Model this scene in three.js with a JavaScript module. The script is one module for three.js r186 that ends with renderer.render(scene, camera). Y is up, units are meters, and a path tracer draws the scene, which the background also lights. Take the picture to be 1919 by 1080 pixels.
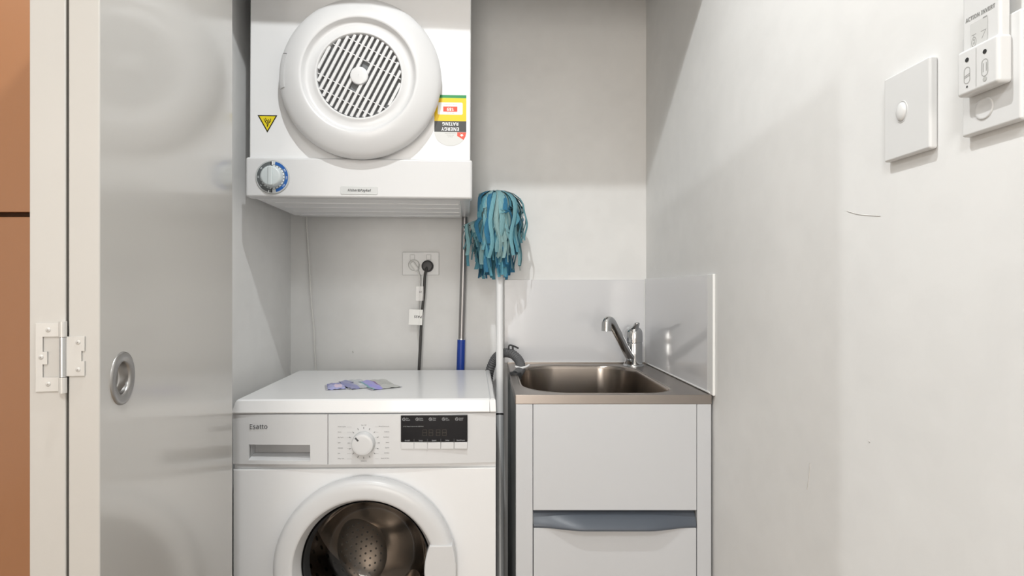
import * as THREE from 'three';
import { RoundedBoxGeometry } from 'three/addons/geometries/RoundedBoxGeometry.js';
import { ConvexGeometry } from 'three/addons/geometries/ConvexGeometry.js';
import { RectAreaLightUniformsLib } from 'three/addons/lights/RectAreaLightUniformsLib.js';
import { mergeGeometries } from 'three/addons/utils/BufferGeometryUtils.js';

// ---------------------------------------------------------------- camera, lamps, exposure
const scene = new THREE.Scene();
const F = 1100, CU = 915, CV = 542, EYE = 1.10;                 // focal length in pixels, vanishing point, eye height
const camera = new THREE.PerspectiveCamera(2 * Math.atan(540 / F) * 180 / Math.PI, 1919 / 1080, 0.05, 30);
camera.position.set(0, EYE, 0);
camera.lookAt(0, EYE, -1);
camera.setViewOffset(1919, 1080, 959.5 - CU, 540 - CV, 1919, 1080);
camera.updateProjectionMatrix();
RectAreaLightUniformsLib.init();
scene.background = new THREE.Color(0xf2f5f8);                    // pale sky beyond the added rear window, out of view
const fillLight = new THREE.RectAreaLight(new THREE.Color(1, 0.945, 0.875), 16.5, 1.2, 2.0); // added fill light, just inside the unseen rear window
fillLight.position.set(-0.43, 1.10, 6.48); fillLight.lookAt(-0.43, 1.10, 0); scene.add(fillLight);
const renderer = new THREE.WebGLRenderer({ antialias: true });
renderer.toneMapping = THREE.LinearToneMapping;
renderer.toneMappingExposure = 0.96;
renderer.shadowMap.enabled = true;
const CEIL = 2.4;
const LAMP_COLOR = new THREE.Color(0.965, 0.995, 1.0);
const LAMPS = [                                                 // x, depth from the camera, candela
  [-0.14, 0.60, 3.2, 'round recessed ceiling downlight nearest the laundry opening'],
  [-1.27, 0.53, 2.4, 'round recessed ceiling downlight above the copper brown cupboard'],
];
const UNSEEN_OYSTER = [-0.12, -0.45, 3.6];                              // unseen ceiling lamp, placed to light right wall and door face: x, depth, candela

// ---------------------------------------------------------------- helpers
let seed = 7;
const rnd = () => { seed = (seed * 1664525 + 1013904223) >>> 0; return seed / 4294967296; };
const rr = (a, b) => a + (b - a) * rnd();
const taken = {};
const numbered = (n) => { const k = taken[n] = (taken[n] ?? -1) + 1; return k ? `${n}_${String(k).padStart(3, '0')}` : n; };
const X = (u, d) => (u - CU) / F * d;                            // real-world metres from measured directions
const Y = (v, d) => EYE - (v - CV) / F * d;
function mesh(name, geo, mat, parent = scene) {
  const g = Array.isArray(geo) ? mergeGeometries(geo.map((q) => { const p = q.index ? q.toNonIndexed() : q.clone(); for (const k of Object.keys(p.attributes)) if (!['position', 'normal', 'uv'].includes(k)) p.deleteAttribute(k); if (!p.attributes.uv) p.setAttribute('uv', new THREE.BufferAttribute(new Float32Array(p.attributes.position.count * 2), 2)); return p; })) : geo;
  const m = new THREE.Mesh(g, mat);
  m.name = parent === scene ? numbered(name) : name;
  m.castShadow = m.receiveShadow = true;
  parent.add(m);
  return m;
}
function thing(name, label, category, pos = [0, 0, 0], ry = 0, group) {
  const o = new THREE.Group(); o.name = numbered(name); o.position.set(...pos); o.rotation.y = ry;
  o.userData = { label, category }; if (group) o.userData.group = group;
  scene.add(o); return o;
}
function tag(o, label, category, group) { Object.assign(o.userData, { label, category }); if (group) o.userData.group = group; return o; }
function struct(o, label) { o.userData.kind = 'structure'; if (label) o.userData.label = label; return o; }
// box from extents, sharp, uv in metres
function bx(x0, x1, y0, y1, z0, z1, nx = 1) {
  const g = new THREE.BoxGeometry(x1 - x0, y1 - y0, z1 - z0, nx, 1, 1); g.translate((x0 + x1) / 2, (y0 + y1) / 2, (z0 + z1) / 2);
  return metreUV(g);
}
function rb(x0, x1, y0, y1, z0, z1, r = 0.003, s = 3) {
  const g = new RoundedBoxGeometry(x1 - x0, y1 - y0, z1 - z0, s, Math.min(r, (x1 - x0) / 2.01, (y1 - y0) / 2.01, (z1 - z0) / 2.01));
  g.translate((x0 + x1) / 2, (y0 + y1) / 2, (z0 + z1) / 2); return metreUV(g);
}
function metreUV(g) {
  const p = g.attributes.position, n = g.attributes.normal, uv = new Float32Array(p.count * 2);
  for (let i = 0; i < p.count; i++) {
    const a = [Math.abs(n.getX(i)), Math.abs(n.getY(i)), Math.abs(n.getZ(i))];
    const q = a[0] > a[1] && a[0] > a[2] ? [p.getZ(i), p.getY(i)] : a[1] > a[2] ? [p.getX(i), p.getZ(i)] : [p.getX(i), p.getY(i)];
    uv[2 * i] = q[0]; uv[2 * i + 1] = q[1];
  }
  g.setAttribute('uv', new THREE.BufferAttribute(uv, 2)); return g;
}
// lathe around the z axis: profile of [r, z]
function latheZ(profile, seg = 72, a0 = 0, al = Math.PI * 2) {
  const g = new THREE.LatheGeometry(profile.map(([r, z]) => new THREE.Vector2(r, z)), seg, a0, al);
  g.rotateX(Math.PI / 2); return g;
}
const latheY = (profile, seg = 40) => new THREE.LatheGeometry(profile.map(([r, y]) => new THREE.Vector2(r, y)), seg);
function smooth(profile, n = 40) {                               // smooth a profile through its points
  return new THREE.SplineCurve(profile.map(([a, b]) => new THREE.Vector2(a, b))).getPoints(n).map((p) => [p.x, p.y]);
}
const tube = (pts, r, seg = 40, rad = 10) => new THREE.TubeGeometry(new THREE.CatmullRomCurve3(pts.map((p) => new THREE.Vector3(...p))), seg, r, rad, false);
function cyl(a, b, r0, r1 = r0, seg = 20) {
  const A = new THREE.Vector3(...a), B = new THREE.Vector3(...b), d = B.clone().sub(A);
  const g = new THREE.CylinderGeometry(r1, r0, d.length(), seg); g.translate(0, d.length() / 2, 0);
  g.applyQuaternion(new THREE.Quaternion().setFromUnitVectors(new THREE.Vector3(0, 1, 0), d.normalize())); g.translate(...a); return g;
}
function discZ(x, y, z, r, h, seg = 24) { const g = new THREE.CylinderGeometry(r, r, h, seg); g.rotateX(Math.PI / 2); g.translate(x, y, z + h / 2); return g; }
function shapeFrom(pts) { const s = new THREE.Shape(); pts.forEach(([x, y], i) => i ? s.lineTo(x, y) : s.moveTo(x, y)); s.closePath(); return s; }
function roundRect(x0, x1, y0, y1, r, Ctor = THREE.Shape) {
  const s = new Ctor(); s.moveTo(x0 + r, y0); s.lineTo(x1 - r, y0); s.absarc(x1 - r, y0 + r, r, -Math.PI / 2, 0); s.lineTo(x1, y1 - r); s.absarc(x1 - r, y1 - r, r, 0, Math.PI / 2);
  s.lineTo(x0 + r, y1); s.absarc(x0 + r, y1 - r, r, Math.PI / 2, Math.PI); s.lineTo(x0, y0 + r); s.absarc(x0 + r, y0 + r, r, Math.PI, 1.5 * Math.PI); return s;
}
function extrude(shape, depth, bevel = 0, curve = 24) {
  return new THREE.ExtrudeGeometry(shape, { depth, bevelEnabled: bevel > 0, bevelSize: bevel, bevelThickness: bevel, bevelOffset: -bevel, bevelSegments: 2, curveSegments: curve });
}
// parametric sheet: fn(s, t) -> [x, y, z]
function sheet(fn, ns, nt) {
  const pos = [], uv = [], idx = [];
  for (let j = 0; j <= nt; j++) for (let i = 0; i <= ns; i++) { pos.push(...fn(i / ns, j / nt)); uv.push(i / ns, j / nt); }
  for (let j = 0; j < nt; j++) for (let i = 0; i < ns; i++) { const a = j * (ns + 1) + i, b = a + 1, c = a + ns + 1, d = c + 1; idx.push(a, b, d, a, d, c); }
  const g = new THREE.BufferGeometry(); g.setAttribute('position', new THREE.Float32BufferAttribute(pos, 3)); g.setAttribute('uv', new THREE.Float32BufferAttribute(uv, 2));
  g.setIndex(idx); g.computeVertexNormals(); return g;
}
// ---------------------------------------------------------------- textures and materials
function noiseTex(size, cells, amp, base, seed0) {               // layered value noise, tiling
  const data = new Uint8Array(size * size * 4); let s = seed0; const rn = () => { s = (s * 1103515245 + 12345) >>> 0; return s / 4294967296; };
  const layers = cells.map((c) => ({ c, v: Float32Array.from({ length: c * c }, rn) }));
  const f = (t) => t * t * (3 - 2 * t);
  for (let y = 0; y < size; y++) for (let x = 0; x < size; x++) {
    let a = 0, w = 0;
    layers.forEach(({ c, v }, k) => {
      const gx = x / size * c, gy = y / size * c, i = Math.floor(gx), j = Math.floor(gy), p = f(gx - i), q = f(gy - j), I = (i + 1) % c, J = (j + 1) % c;
      const val = (v[j * c + i] * (1 - p) + v[j * c + I] * p) * (1 - q) + (v[J * c + i] * (1 - p) + v[J * c + I] * p) * q;
      const wt = 1 / (1 + k * 0.6); a += val * wt; w += wt;
    });
    const val = Math.max(0, Math.min(255, base + (a / w - 0.5) * amp));
    data.set([val, val, val, 255], (y * size + x) * 4);
  }
  const t = new THREE.DataTexture(data, size, size); t.magFilter = THREE.LinearFilter; t.minFilter = THREE.LinearMipmapLinearFilter; t.generateMipmaps = true;
  t.wrapS = t.wrapT = THREE.RepeatWrapping; t.needsUpdate = true; return t;
}
const rollerTex = noiseTex(512, [40, 90, 180], 220, 128, 11);
const rollerTint = noiseTex(256, [5, 11, 37], 14, 248, 23); rollerTint.colorSpace = THREE.SRGBColorSpace;
function canvasTex(w, h, draw) {
  const c = document.createElement('canvas'); c.width = w; c.height = h; const g = c.getContext('2d'); draw(g, w, h);
  const t = new THREE.CanvasTexture(c); t.colorSpace = THREE.SRGBColorSpace; t.anisotropy = 8; return t;
}
const std = (color, roughness, extra = {}) => new THREE.MeshStandardMaterial({ color, roughness, ...extra });
const phys = (color, roughness, extra = {}) => new THREE.MeshPhysicalMaterial({ color, roughness, ...extra });
const lin = (r, g, b) => new THREE.Color().setRGB(r, g, b);
const M = {
  wall: std(lin(0.88, 0.875, 0.862), 0.75, { bumpMap: rollerTex, bumpScale: 0.0002, map: rollerTint }),
  ceiling: std(lin(0.82, 0.81, 0.79), 0.9),
  floor: std(lin(0.44, 0.35, 0.27), 0.45, { map: rollerTint }),
  doorPaint: phys(lin(0.55, 0.53, 0.50), 0.4, { clearcoat: 1, clearcoatRoughness: 0.14 }),
  enamel: phys(lin(0.82, 0.82, 0.825), 0.32, { clearcoat: 0.4, clearcoatRoughness: 0.12 }),
  plastic: std(lin(0.67, 0.67, 0.675), 0.3),
  cabinetWhite: std(lin(0.595, 0.605, 0.625), 0.28),
  splash: phys(lin(0.72, 0.72, 0.735), 0.16, { clearcoat: 0.5, clearcoatRoughness: 0.05 }),
  whiteTrim: std(lin(0.86, 0.86, 0.85), 0.5),
  plate: std(lin(0.74, 0.74, 0.735), 0.35),
  steel: std(lin(0.35, 0.315, 0.29), 0.3, { metalness: 1 }),
  bowlSteel: std(lin(0.37, 0.33, 0.295), 0.24, { metalness: 1 }),
  chrome: std(lin(0.62, 0.63, 0.64), 0.08, { metalness: 1 }),
  satin: std(lin(0.42, 0.41, 0.40), 0.34, { metalness: 1 }),
  hinge: std(lin(0.58, 0.565, 0.54), 0.34, { metalness: 0.15 }),
  screw: std(lin(0.30, 0.29, 0.28), 0.4, { metalness: 0.9 }),
  pole: std(lin(0.34, 0.33, 0.33), 0.35, { metalness: 0.8 }),
  poleWhite: std(lin(0.80, 0.80, 0.80), 0.3),
  poleSilver: std(lin(0.58, 0.59, 0.60), 0.4, { metalness: 0.25 }),
  blue: std(lin(0.012, 0.055, 0.36), 0.4),
  black: std(lin(0.012, 0.012, 0.013), 0.45),
  cordBlack: std(lin(0.05, 0.047, 0.045), 0.5),
  rubber: std(lin(0.035, 0.036, 0.038), 0.5),
  hose: std(lin(0.11, 0.111, 0.115), 0.55),
  zinc: std(lin(0.23, 0.25, 0.25), 0.45, { metalness: 0.3 }),
  slate: phys(lin(0.085, 0.10, 0.125), 0.42, { clearcoat: 0.2, clearcoatRoughness: 0.3 }),
  copper: phys(lin(0.36, 0.165, 0.075), 0.35, { clearcoat: 0.7, clearcoatRoughness: 0.2 }),
  dark: std(lin(0.02, 0.02, 0.022), 0.6),
  vent: std(lin(0.16, 0.165, 0.17), 0.7),
  silver: std(lin(0.52, 0.53, 0.53), 0.4, { metalness: 0.2 }),
  knobGrey: phys(lin(0.60, 0.65, 0.66), 0.25, { clearcoat: 0.5 }),
  doorGlass: phys(lin(0.74, 0.72, 0.70), 0.02, { transmission: 1, thickness: 0, ior: 1.5 }),
  glass: phys(lin(0.93, 0.93, 0.93), 0.02, { transmission: 1, thickness: 0, ior: 1.5 }),
  drum: std(lin(0.46, 0.40, 0.345), 0.36, { metalness: 1 }),
  clip: std(lin(0.85, 0.85, 0.85), 0.4),
  glow: std(lin(0.9, 0.9, 0.9), 0.5, { emissive: LAMP_COLOR, emissiveIntensity: 3 }),
};
const print = (tex, rough = 0.4) => new THREE.MeshStandardMaterial({ map: tex, roughness: rough, transparent: true });
function decal(name, w, h, tex, parent, x, y, z, rough) { const g = new THREE.PlaneGeometry(w, h); g.translate(x, y, z); return mesh(name, g, print(tex, rough), parent); }

// ---------------------------------------------------------------- the room
const XR = 0.514, XL = -0.643, DB = 1.911, DO = 1.20, ZR = 6.5, XF = -2.7;
{
  const s = (name, geo, mat = M.wall) => struct(mesh(name, geo, mat));
  s('floor', bx(XF - 0.1, XR + 0.1, -0.1, 0, -DB - 0.1, ZR + 0.1), M.floor);
  s('ceiling', bx(XF - 0.1, XR + 0.1, CEIL, CEIL + 0.1, -DB - 0.1, ZR + 0.1), M.ceiling);
  s('wall_right', bx(XR, XR + 0.1, 0, CEIL, -DB, ZR));
  s('wall_back', bx(XF - 0.1, XR + 0.1, 0, CEIL, -DB - 0.1, -DB));
  s('wall_left', bx(-0.88, XL, 0, CEIL, -DB, -DO));
  s('wall_header', bx(XL, XR, 1.942, CEIL, -DO - 0.10, -DO));
  s('wall_far_left', bx(XF - 0.1, XF, 0, CEIL, -DB, ZR));
  const w0 = -1.08, w1 = 0.22, wm = -0.43, z0 = ZR + 0.02, z1 = ZR + 0.08;
  s('unseen_wall_rear', [bx(XF - 0.1, w0, 0, CEIL, ZR, ZR + 0.1), bx(w1, XR + 0.1, 0, CEIL, ZR, ZR + 0.1), bx(w0, w1, 2.15, CEIL, ZR, ZR + 0.1), bx(w0, w1, 0, 0.05, ZR, ZR + 0.1)]);  // out of view, set far back to even out the window light
  const addedWin = s('added_window_1', [bx(w0, w1, 2.09, 2.15, z0, z1), bx(w0, w1, 0.05, 0.11, z0, z1), bx(w0, w0 + 0.06, 0.11, 2.09, z0, z1), bx(w1 - 0.06, w1, 0.11, 2.09, z0, z1), bx(wm - 0.03, wm + 0.03, 0.11, 2.09, z0, z1)], M.whiteTrim);  // added window behind the viewer, holds the fill light
  for (const [a, b] of [[w0 + 0.06, wm - 0.03], [wm + 0.03, w1 - 0.06]]) mesh('pane', bx(a, b, 0.11, 2.09, ZR + 0.048, ZR + 0.052), M.glass, addedWin);
}
{ // scuffs on the paint
  const wr = scene.getObjectByName('wall_right'), wb = scene.getObjectByName('wall_back'), mark = std(lin(0.60, 0.58, 0.56), 0.8);
  const on = (u, v) => { const d = XR * F / (u - CU); return [XR - 0.0002, Y(v, d), -d]; };
  for (const [pts, r] of [[[[1588, 396], [1610, 402], [1650, 405]], 0.0005], [[[1518, 868], [1517, 885], [1513, 918]], 0.0006], [[[1629, 827], [1630.5, 829]], 0.0011]]) mesh('scuff', tube(pts.map(([u, v]) => on(u, v)), r, 16, 5), mark, wr);
  mesh('scuff', tube([[X(661, DB), Y(658, DB), -DB + 0.0002], [X(662, DB), Y(662, DB), -DB + 0.0002]], 0.0016, 6, 5), mark, wb);
}
for (const [x, d, cd, label] of LAMPS) {
  const t = thing('downlight', label, 'downlight', [x, CEIL, -d], 0, 'ceiling downlights');
  mesh('trim_ring', latheY([[0.034, -0.001], [0.036, -0.006], [0.046, -0.006], [0.049, 0]]), M.whiteTrim, t);
  const g = new THREE.CylinderGeometry(0.034, 0.034, 0.003, 32); g.translate(0, -0.002, 0); mesh('lens', g, M.glow, t);
  const l = new THREE.SpotLight(LAMP_COLOR, cd, 0, 1.5, 0.5, 2);
  l.position.set(0, -0.03, 0); l.target.position.set(0, -1, 0); l.castShadow = true; l.shadow.radius = 0.7; t.add(l, l.target);
}

{
  const [x, d, cd] = UNSEEN_OYSTER, t = thing('unseen_ceiling_light', 'unseen round ceiling light behind the viewer, lighting the right wall and door face', 'ceiling light', [x, CEIL, -d]);
  mesh('base_ring', latheY([[0.15, -0.002], [0.165, -0.004], [0.17, -0.014], [0.165, -0.024], [0.158, -0.026]]), M.whiteTrim, t);
  mesh('diffuser', latheY(smooth([[0.0005, -0.062], [0.06, -0.058], [0.12, -0.044], [0.158, -0.020]], 20)), M.glow, t);
  const l = new THREE.SpotLight(LAMP_COLOR, cd, 0, 1.5, 0.5, 2);
  l.position.set(0, -0.24, 0); l.target.position.set(0, -1, 0); l.castShadow = true; l.shadow.radius = 8; t.add(l, l.target);
}

// ---------------------------------------------------------------- folded bifold door
function doorLeaf(name, corner, deg, thick, hole) {
  // local frame: +x along the edge to the right, -x into the leaf's thickness; leaf runs back along -z; origin at its front right corner on the floor
  const o = new THREE.Group(); o.name = name; o.position.set(corner[0], 0, -corner[1]); o.rotation.y = deg * Math.PI / 180; o.userData.kind = 'structure'; scene.add(o);
  const sh = shapeFrom([[0, 0.012], [0.584, 0.012], [0.584, 1.932], [0, 1.932]]);
  if (hole) { const h = new THREE.Path(); h.absarc(hole[0], hole[1], 0.0215, 0, Math.PI * 2, true); sh.holes.push(h); }
  const g = extrude(sh, thick - 0.003, 0.0015, 32); g.rotateY(Math.PI / 2); g.translate(-thick + 0.0015, 0, 0);  // shape x -> -z, depth -> +x
  mesh('leaf', metreUV(g), M.doorPaint, o);
  return o;
}
const hingeY = (v) => Y(v, 0.667);
function hingePlate(o, shape, screws, z = 0.0015) {
  const g = extrude(shape, 0.0012, 0.0003); g.translate(0, 0, z - 0.0008); const p = mesh('hinge_plate', g, M.hinge, o);
  for (const [x, y] of screws) { mesh('screw', [latheZ([[0.0001, z + 0.0018], [0.0022, z + 0.0016], [0.0028, z + 0.0006]], 16).translate(x, y, 0)], M.hinge, p); mesh('screw_socket', discZ(x, y, z + 0.0014, 0.0009, 0.0006, 8), M.screw, p); }
}
{
  const A = doorLeaf('door_1', [-0.4857, 0.675], 12, 0.037); struct(A, 'cream folded bifold door leaf beside the copper brown cupboard');
  const ty = hingeY(606), by = hingeY(735), iy = hingeY(632), jy = hingeY(708);
  const k = 0.037 / 72, sx = (u) => (u - 124) * k;
  hingePlate(A, shapeFrom([[sx(66), by], [sx(116), by], [sx(116), jy], [sx(80), jy], [sx(80), hingeY(684)], [sx(89), hingeY(684)], [sx(89), hingeY(660)], [sx(80), hingeY(660)], [sx(80), iy], [sx(116), iy], [sx(116), ty], [sx(66), ty]]),
    [[sx(91), hingeY(619)], [sx(77), hingeY(670)], [sx(91), hingeY(721)]]);
  const bxx = sx(121);
  mesh('hinge_barrel', cyl([bxx, hingeY(633), 0.0035], [bxx, hingeY(708), 0.0035], 0.0036), M.chrome, A);
  for (const [a, b] of [[603, 632], [709, 738]]) mesh('hinge_knuckle', cyl([bxx, hingeY(b), 0.0035], [bxx, hingeY(a), 0.0035], 0.0042), M.hinge, A);
  const B = doorLeaf('door_2', [-0.450, 0.680], 9.6, 0.033, [0.058, 0.988]); struct(B, 'cream folded bifold door leaf with a round steel finger pull');
  const q = 0.033 / 59, tx = (u) => (u - 187) * q;
  hingePlate(B, shapeFrom([[tx(124), hingeY(707)], [tx(160), hingeY(707)], [tx(160), hingeY(679)], [tx(154), hingeY(679)], [tx(154), hingeY(660)], [tx(160), hingeY(660)], [tx(160), hingeY(632)], [tx(124), hingeY(632)]]), [[tx(148), hingeY(643)], [tx(148), hingeY(695)]]);
  const pull = latheZ([[0.0001, -0.0130], [0.016, -0.0130], [0.0195, -0.011], [0.0205, -0.002], [0.0215, 0.0022], [0.0300, 0.0028], [0.0328, 0.0020], [0.0335, 0]], 64);
  pull.rotateY(Math.PI / 2); pull.translate(0, 0.988, -0.058); const pm = mesh('finger_pull', pull, M.satin, B);
  const sc = cyl([-0.0135, 0.984, -0.062], [-0.0120, 0.984, -0.062], 0.0016); mesh('screw', sc, M.dark, pm);
}

// ---------------------------------------------------------------- brown cupboard at the far left
{
  const o = thing('tall_cupboard', 'glossy copper brown tall cupboard left of the folded cream doors', 'cupboard', [-1.2, 0, -1.22]);
  mesh('carcass', [bx(-0.30, 0.30, 0.08, 1.235, -0.58, 0), bx(-0.30, 0.30, 1.27, 2.2, -0.58, 0), bx(-0.30, 0.30, 1.235, 1.27, -0.58, -0.10)], M.copper, o);
  mesh('plinth', bx(-0.30, 0.30, 0, 0.08, -0.55, -0.05), M.copper, o);
  for (const [y0, y1] of [[0.085, 1.2475], [1.2575, 2.2]]) mesh('cupboard_door', rb(-0.30, 0.30, y0, y1, 0, 0.02, 0.0015), M.copper, o);
}

// ---------------------------------------------------------------- washing machine
{
  const W = 0.298, D = 1.338, cx = -0.2805;
  const o = thing('washing_machine', 'white front-loading washing machine with round glass door and black display', 'washing machine', [cx, 0, -D], 0.0244);
  const lx = (u, d = D) => X(u, d) - cx;
  const bow = (x) => 0.011 * (1 - (x / W) ** 2);
  const DY = 0.474, DX = lx(681, 1.3);
  // cabinet shell with a round opening in front
  const fs = shapeFrom([[-W, 0.015], [W, 0.015], [W, 0.6905], [-W, 0.6905]]); const fh = new THREE.Path(); fh.absarc(DX, DY, 0.172, 0, Math.PI * 2, true); fs.holes.push(fh);
  const front = extrude(fs, 0.006, 0.002, 64); front.translate(0, 0, -0.008);
  mesh('cabinet', [metreUV(front), bx(-W, -W + 0.002, 0.015, 0.816, -0.47, -0.009), bx(W - 0.002, W, 0.015, 0.816, -0.47, -0.009), bx(-W, W, 0.015, 0.816, -0.472, -0.47), bx(-W, W, 0.015, 0.02, -0.47, -0.009), bx(-W, lx(467), 0.66, 0.817, -0.018, -0.010), bx(lx(586), W, 0.66, 0.817, -0.018, -0.010), bx(lx(467), lx(586), 0.66, 0.7085, -0.018, -0.010)], M.enamel, o);
  for (const [x, z] of [[-0.26, -0.05], [0.26, -0.05], [-0.26, -0.42], [0.26, -0.42]]) mesh('foot', cyl([x, 0, z], [x, 0.016, z], 0.022), M.rubber, o);
  // lid
  const lid = (xb0, xb1, xt0, xt1, name) => {
    const P = []; const add = (x0, x1, y, z0, z1) => { for (const x of [x0, x1]) for (const z of [z0, z1]) P.push(new THREE.Vector3(x, y, z)); };
    add(xb0, xb1, 0.8185, -0.472, 0.006); add(xb0, xb1, 0.8215, -0.472, 0.0075); add(xt0 - 0.001, xt1 + (xt1 > 0.29 ? 0.001 : 0), 0.8465, -0.472, 0.0035); add(xt0 + 0.002, xt1 - (xt1 > 0.29 ? 0.002 : 0), 0.8495, -0.471, -0.001);
    return mesh(name, new ConvexGeometry(P), M.enamel, o);
  };
  lid(-W, 0.2835, -W + 0.009, 0.2835, 'lid'); lid(0.2847, W, 0.2847, W - 0.002, 'lid_edge');
  // fascia with the bowed front
  const bend = (g) => { const p = g.attributes.position; for (let i = 0; i < p.count; i++) if (p.getZ(i) > -0.006) p.setZ(i, p.getZ(i) + bow(p.getX(i))); g.computeVertexNormals(); return g; };
  const y0 = 0.7035, y1 = 0.8165, xs = lx(617);
  mesh('control_panel', bend(bx(xs + 0.0007, W, y0, y1, -0.010, 0.0, 30)), M.plastic, o);
  const hx0 = lx(469), hx1 = lx(584), hy0 = Y(862, D), hy1 = Y(831.5, D);
  const dr = mesh('detergent_drawer', [bend(bx(-W, xs - 0.0007, hy1, y1, -0.010, 0, 24)), bend(bx(-W, xs - 0.0007, y0, hy0, -0.010, 0, 24)), bend(bx(-W, hx0, hy0, hy1, -0.010, 0, 8)), bend(bx(hx1, xs - 0.0007, hy0, hy1, -0.010, 0, 8))], M.plastic, o);
  // finger recess: sloped floor and a back
  const prism = extrude(shapeFrom([[-0.045, hy0 - 0.001], [0.004, hy0 - 0.001], [0.004, hy0 + 0.0015], [-0.012, hy0 + 0.0065], [-0.038, hy0 + 0.008], [-0.038, hy1 + 0.012], [-0.012, hy1 + 0.012], [-0.012, hy1 + 0.015], [-0.045, hy1 + 0.015]]), hx1 - hx0 + 0.002);
  prism.rotateY(-Math.PI / 2); prism.translate(hx1 + 0.001, 0, 0); mesh('finger_recess', [metreUV(prism), bx(hx0 - 0.003, hx0, hy0 - 0.001, hy1 + 0.014, -0.045, -0.004), bx(hx1, hx1 + 0.003, hy0 - 0.001, hy1 + 0.014, -0.045, -0.004)], M.plastic, dr);
  { // brand lettering
    const t = canvasTex(512, 160, (g, w, h) => { g.clearRect(0, 0, w, h); g.fillStyle = '#2b2d30'; g.font = '132px sans-serif'; g.textBaseline = 'alphabetic'; g.textAlign = 'center'; g.fillText('Esatto', w / 2, 128, w - 16); });
    const xx = lx(488); decal('lettering', 0.058, 0.0181, t, dr, xx, Y(797.5, D), bow(xx + 0.029) + 0.0006);
  }
  // programme dial
  const kx = lx(683.5), ky = Y(828, D), kz = bow(kx);
  mesh('dial_ring', latheZ([[0.0256, 0], [0.0262, 0.001], [0.0262, 0.0025], [0.0250, 0.003]], 48).translate(kx, ky, kz), M.silver, o);
  const knob = mesh('dial', latheZ([[0.0001, 0.0205], [0.018, 0.0205], [0.0228, 0.0200], [0.0242, 0.0185], [0.0252, 0.0030], [0.0252, 0]], 56).translate(kx, ky, kz), M.plastic, o);
  const pt = rb(0.0125, 0.0225, -0.0019, 0.0019, 0.0185, 0.0212, 0.0006); pt.rotateZ(2.32); pt.translate(kx, ky, kz); mesh('pointer', pt, std(lin(0.07, 0.07, 0.075), 0.4), knob);
  {
    const t = canvasTex(1024, 820, (g, w, h) => {
      g.clearRect(0, 0, w, h); g.save();
      const cx0 = 522, cy0 = 425, s = w / 100;                   // 100 units = 100 photo pixels
      g.strokeStyle = '#55585b'; g.lineWidth = 9;
      for (let i = 0; i < 16; i++) { const a = -Math.PI / 2 + i * Math.PI / 8; g.beginPath(); g.moveTo(cx0 + Math.cos(a) * 26 * s, cy0 + Math.sin(a) * 26 * s); g.lineTo(cx0 + Math.cos(a) * 29.5 * s, cy0 + Math.sin(a) * 29.5 * s); g.stroke(); }
      g.fillStyle = '#77797c'; g.font = '27px sans-serif'; g.textBaseline = 'middle';
      const L = ['Rinse & Spin', 'Drain', 'My Cycle', 'Spin', 'Delicate', 'Eco', 'Baby Care'], R = ['Mixed Garments', 'Cottons', 'Synthetic', 'Jeans', 'Sports', '20 Mins', 'Quick 45 Min'];
      for (let i = 0; i < 7; i++) {
        const y = cy0 + (-30.5 + i * 9.9) * s;
        g.textAlign = 'left'; g.fillText(L[i], 30, y); g.textAlign = 'right'; g.fillText(R[i], w - 20, y);
        g.strokeStyle = '#b9bbbd'; g.lineWidth = 3; g.beginPath(); g.moveTo(205, y + 8); g.lineTo(290, y + 8); g.stroke(); g.beginPath(); g.moveTo(w - 225, y + 8); g.lineTo(w - 290, y + 8); g.stroke();
      }
      g.textAlign = 'center'; g.fillText('On / Off', cx0, cy0 - 33 * s); g.fillText('Intensive', cx0, cy0 + 33.5 * s); g.restore();
    });
    decal('dial_print', 0.1216, 0.1216 * 0.8, t, o, kx - 0.0011, ky + 0.0018, kz + 0.0007);
  }
  // display and buttons
  const dx0 = lx(752), dx1 = lx(876), dy0 = Y(827, D), dy1 = Y(777.5, D), zz = bow(lx(752)) + 0.0004;
  const screen = mesh('display', rb(dx0, dx1, dy0, dy1, -0.004, zz + 0.001, 0.001), phys(lin(0.008, 0.008, 0.010), 0.12, { specularIntensity: 0.35 }), o);
  {
    const t = canvasTex(1240, 500, (g, w, h) => {
      g.clearRect(0, 0, w, h); g.fillStyle = '#b9bcc0'; g.strokeStyle = '#b9bcc0'; g.lineWidth = 6; g.textBaseline = 'middle';
      const top = [['Pre', 'Wash'], ['Extra', 'Rinse'], ['Time', 'Save'], ['My', 'Cycle'], ['Speed', 'Wash']];
      top.forEach(([a, b], i) => { const x = 60 + i * 245; g.beginPath(); g.arc(x, 70, 26, 0, 7); g.stroke(); g.beginPath(); g.moveTo(x, 52); g.lineTo(x, 72); g.lineTo(x + 14, 80); g.stroke(); g.font = '30px sans-serif'; g.textAlign = 'left'; g.fillText(a, x + 40, 54); g.fillText(b, x + 40, 86); });
      g.font = '26px sans-serif'; g.fillText('3-10  Press 3 sec to set child lock', 42, 205);
      g.strokeStyle = '#3a3226'; g.lineWidth = 7; for (let k = 0; k < 4; k++) { const x = 410 + k * 115 + (k > 1 ? 20 : 0); g.strokeRect(x, 270, 70, 55); g.strokeRect(x, 325, 70, 55); }
      g.fillStyle = '#b9bcc0'; g.font = '30px sans-serif'; g.textAlign = 'center';
      ['On/Off', 'Temp', 'Speed', 'Delay', 'Start/Pause'].forEach((s, i) => g.fillText(s, 122 + i * 248, 470, 225));
      g.fillStyle = '#6b6e72'; for (let i = 1; i < 5; i++) g.fillRect(i * 248 - 3, 440, 5, 50);
    });
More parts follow.
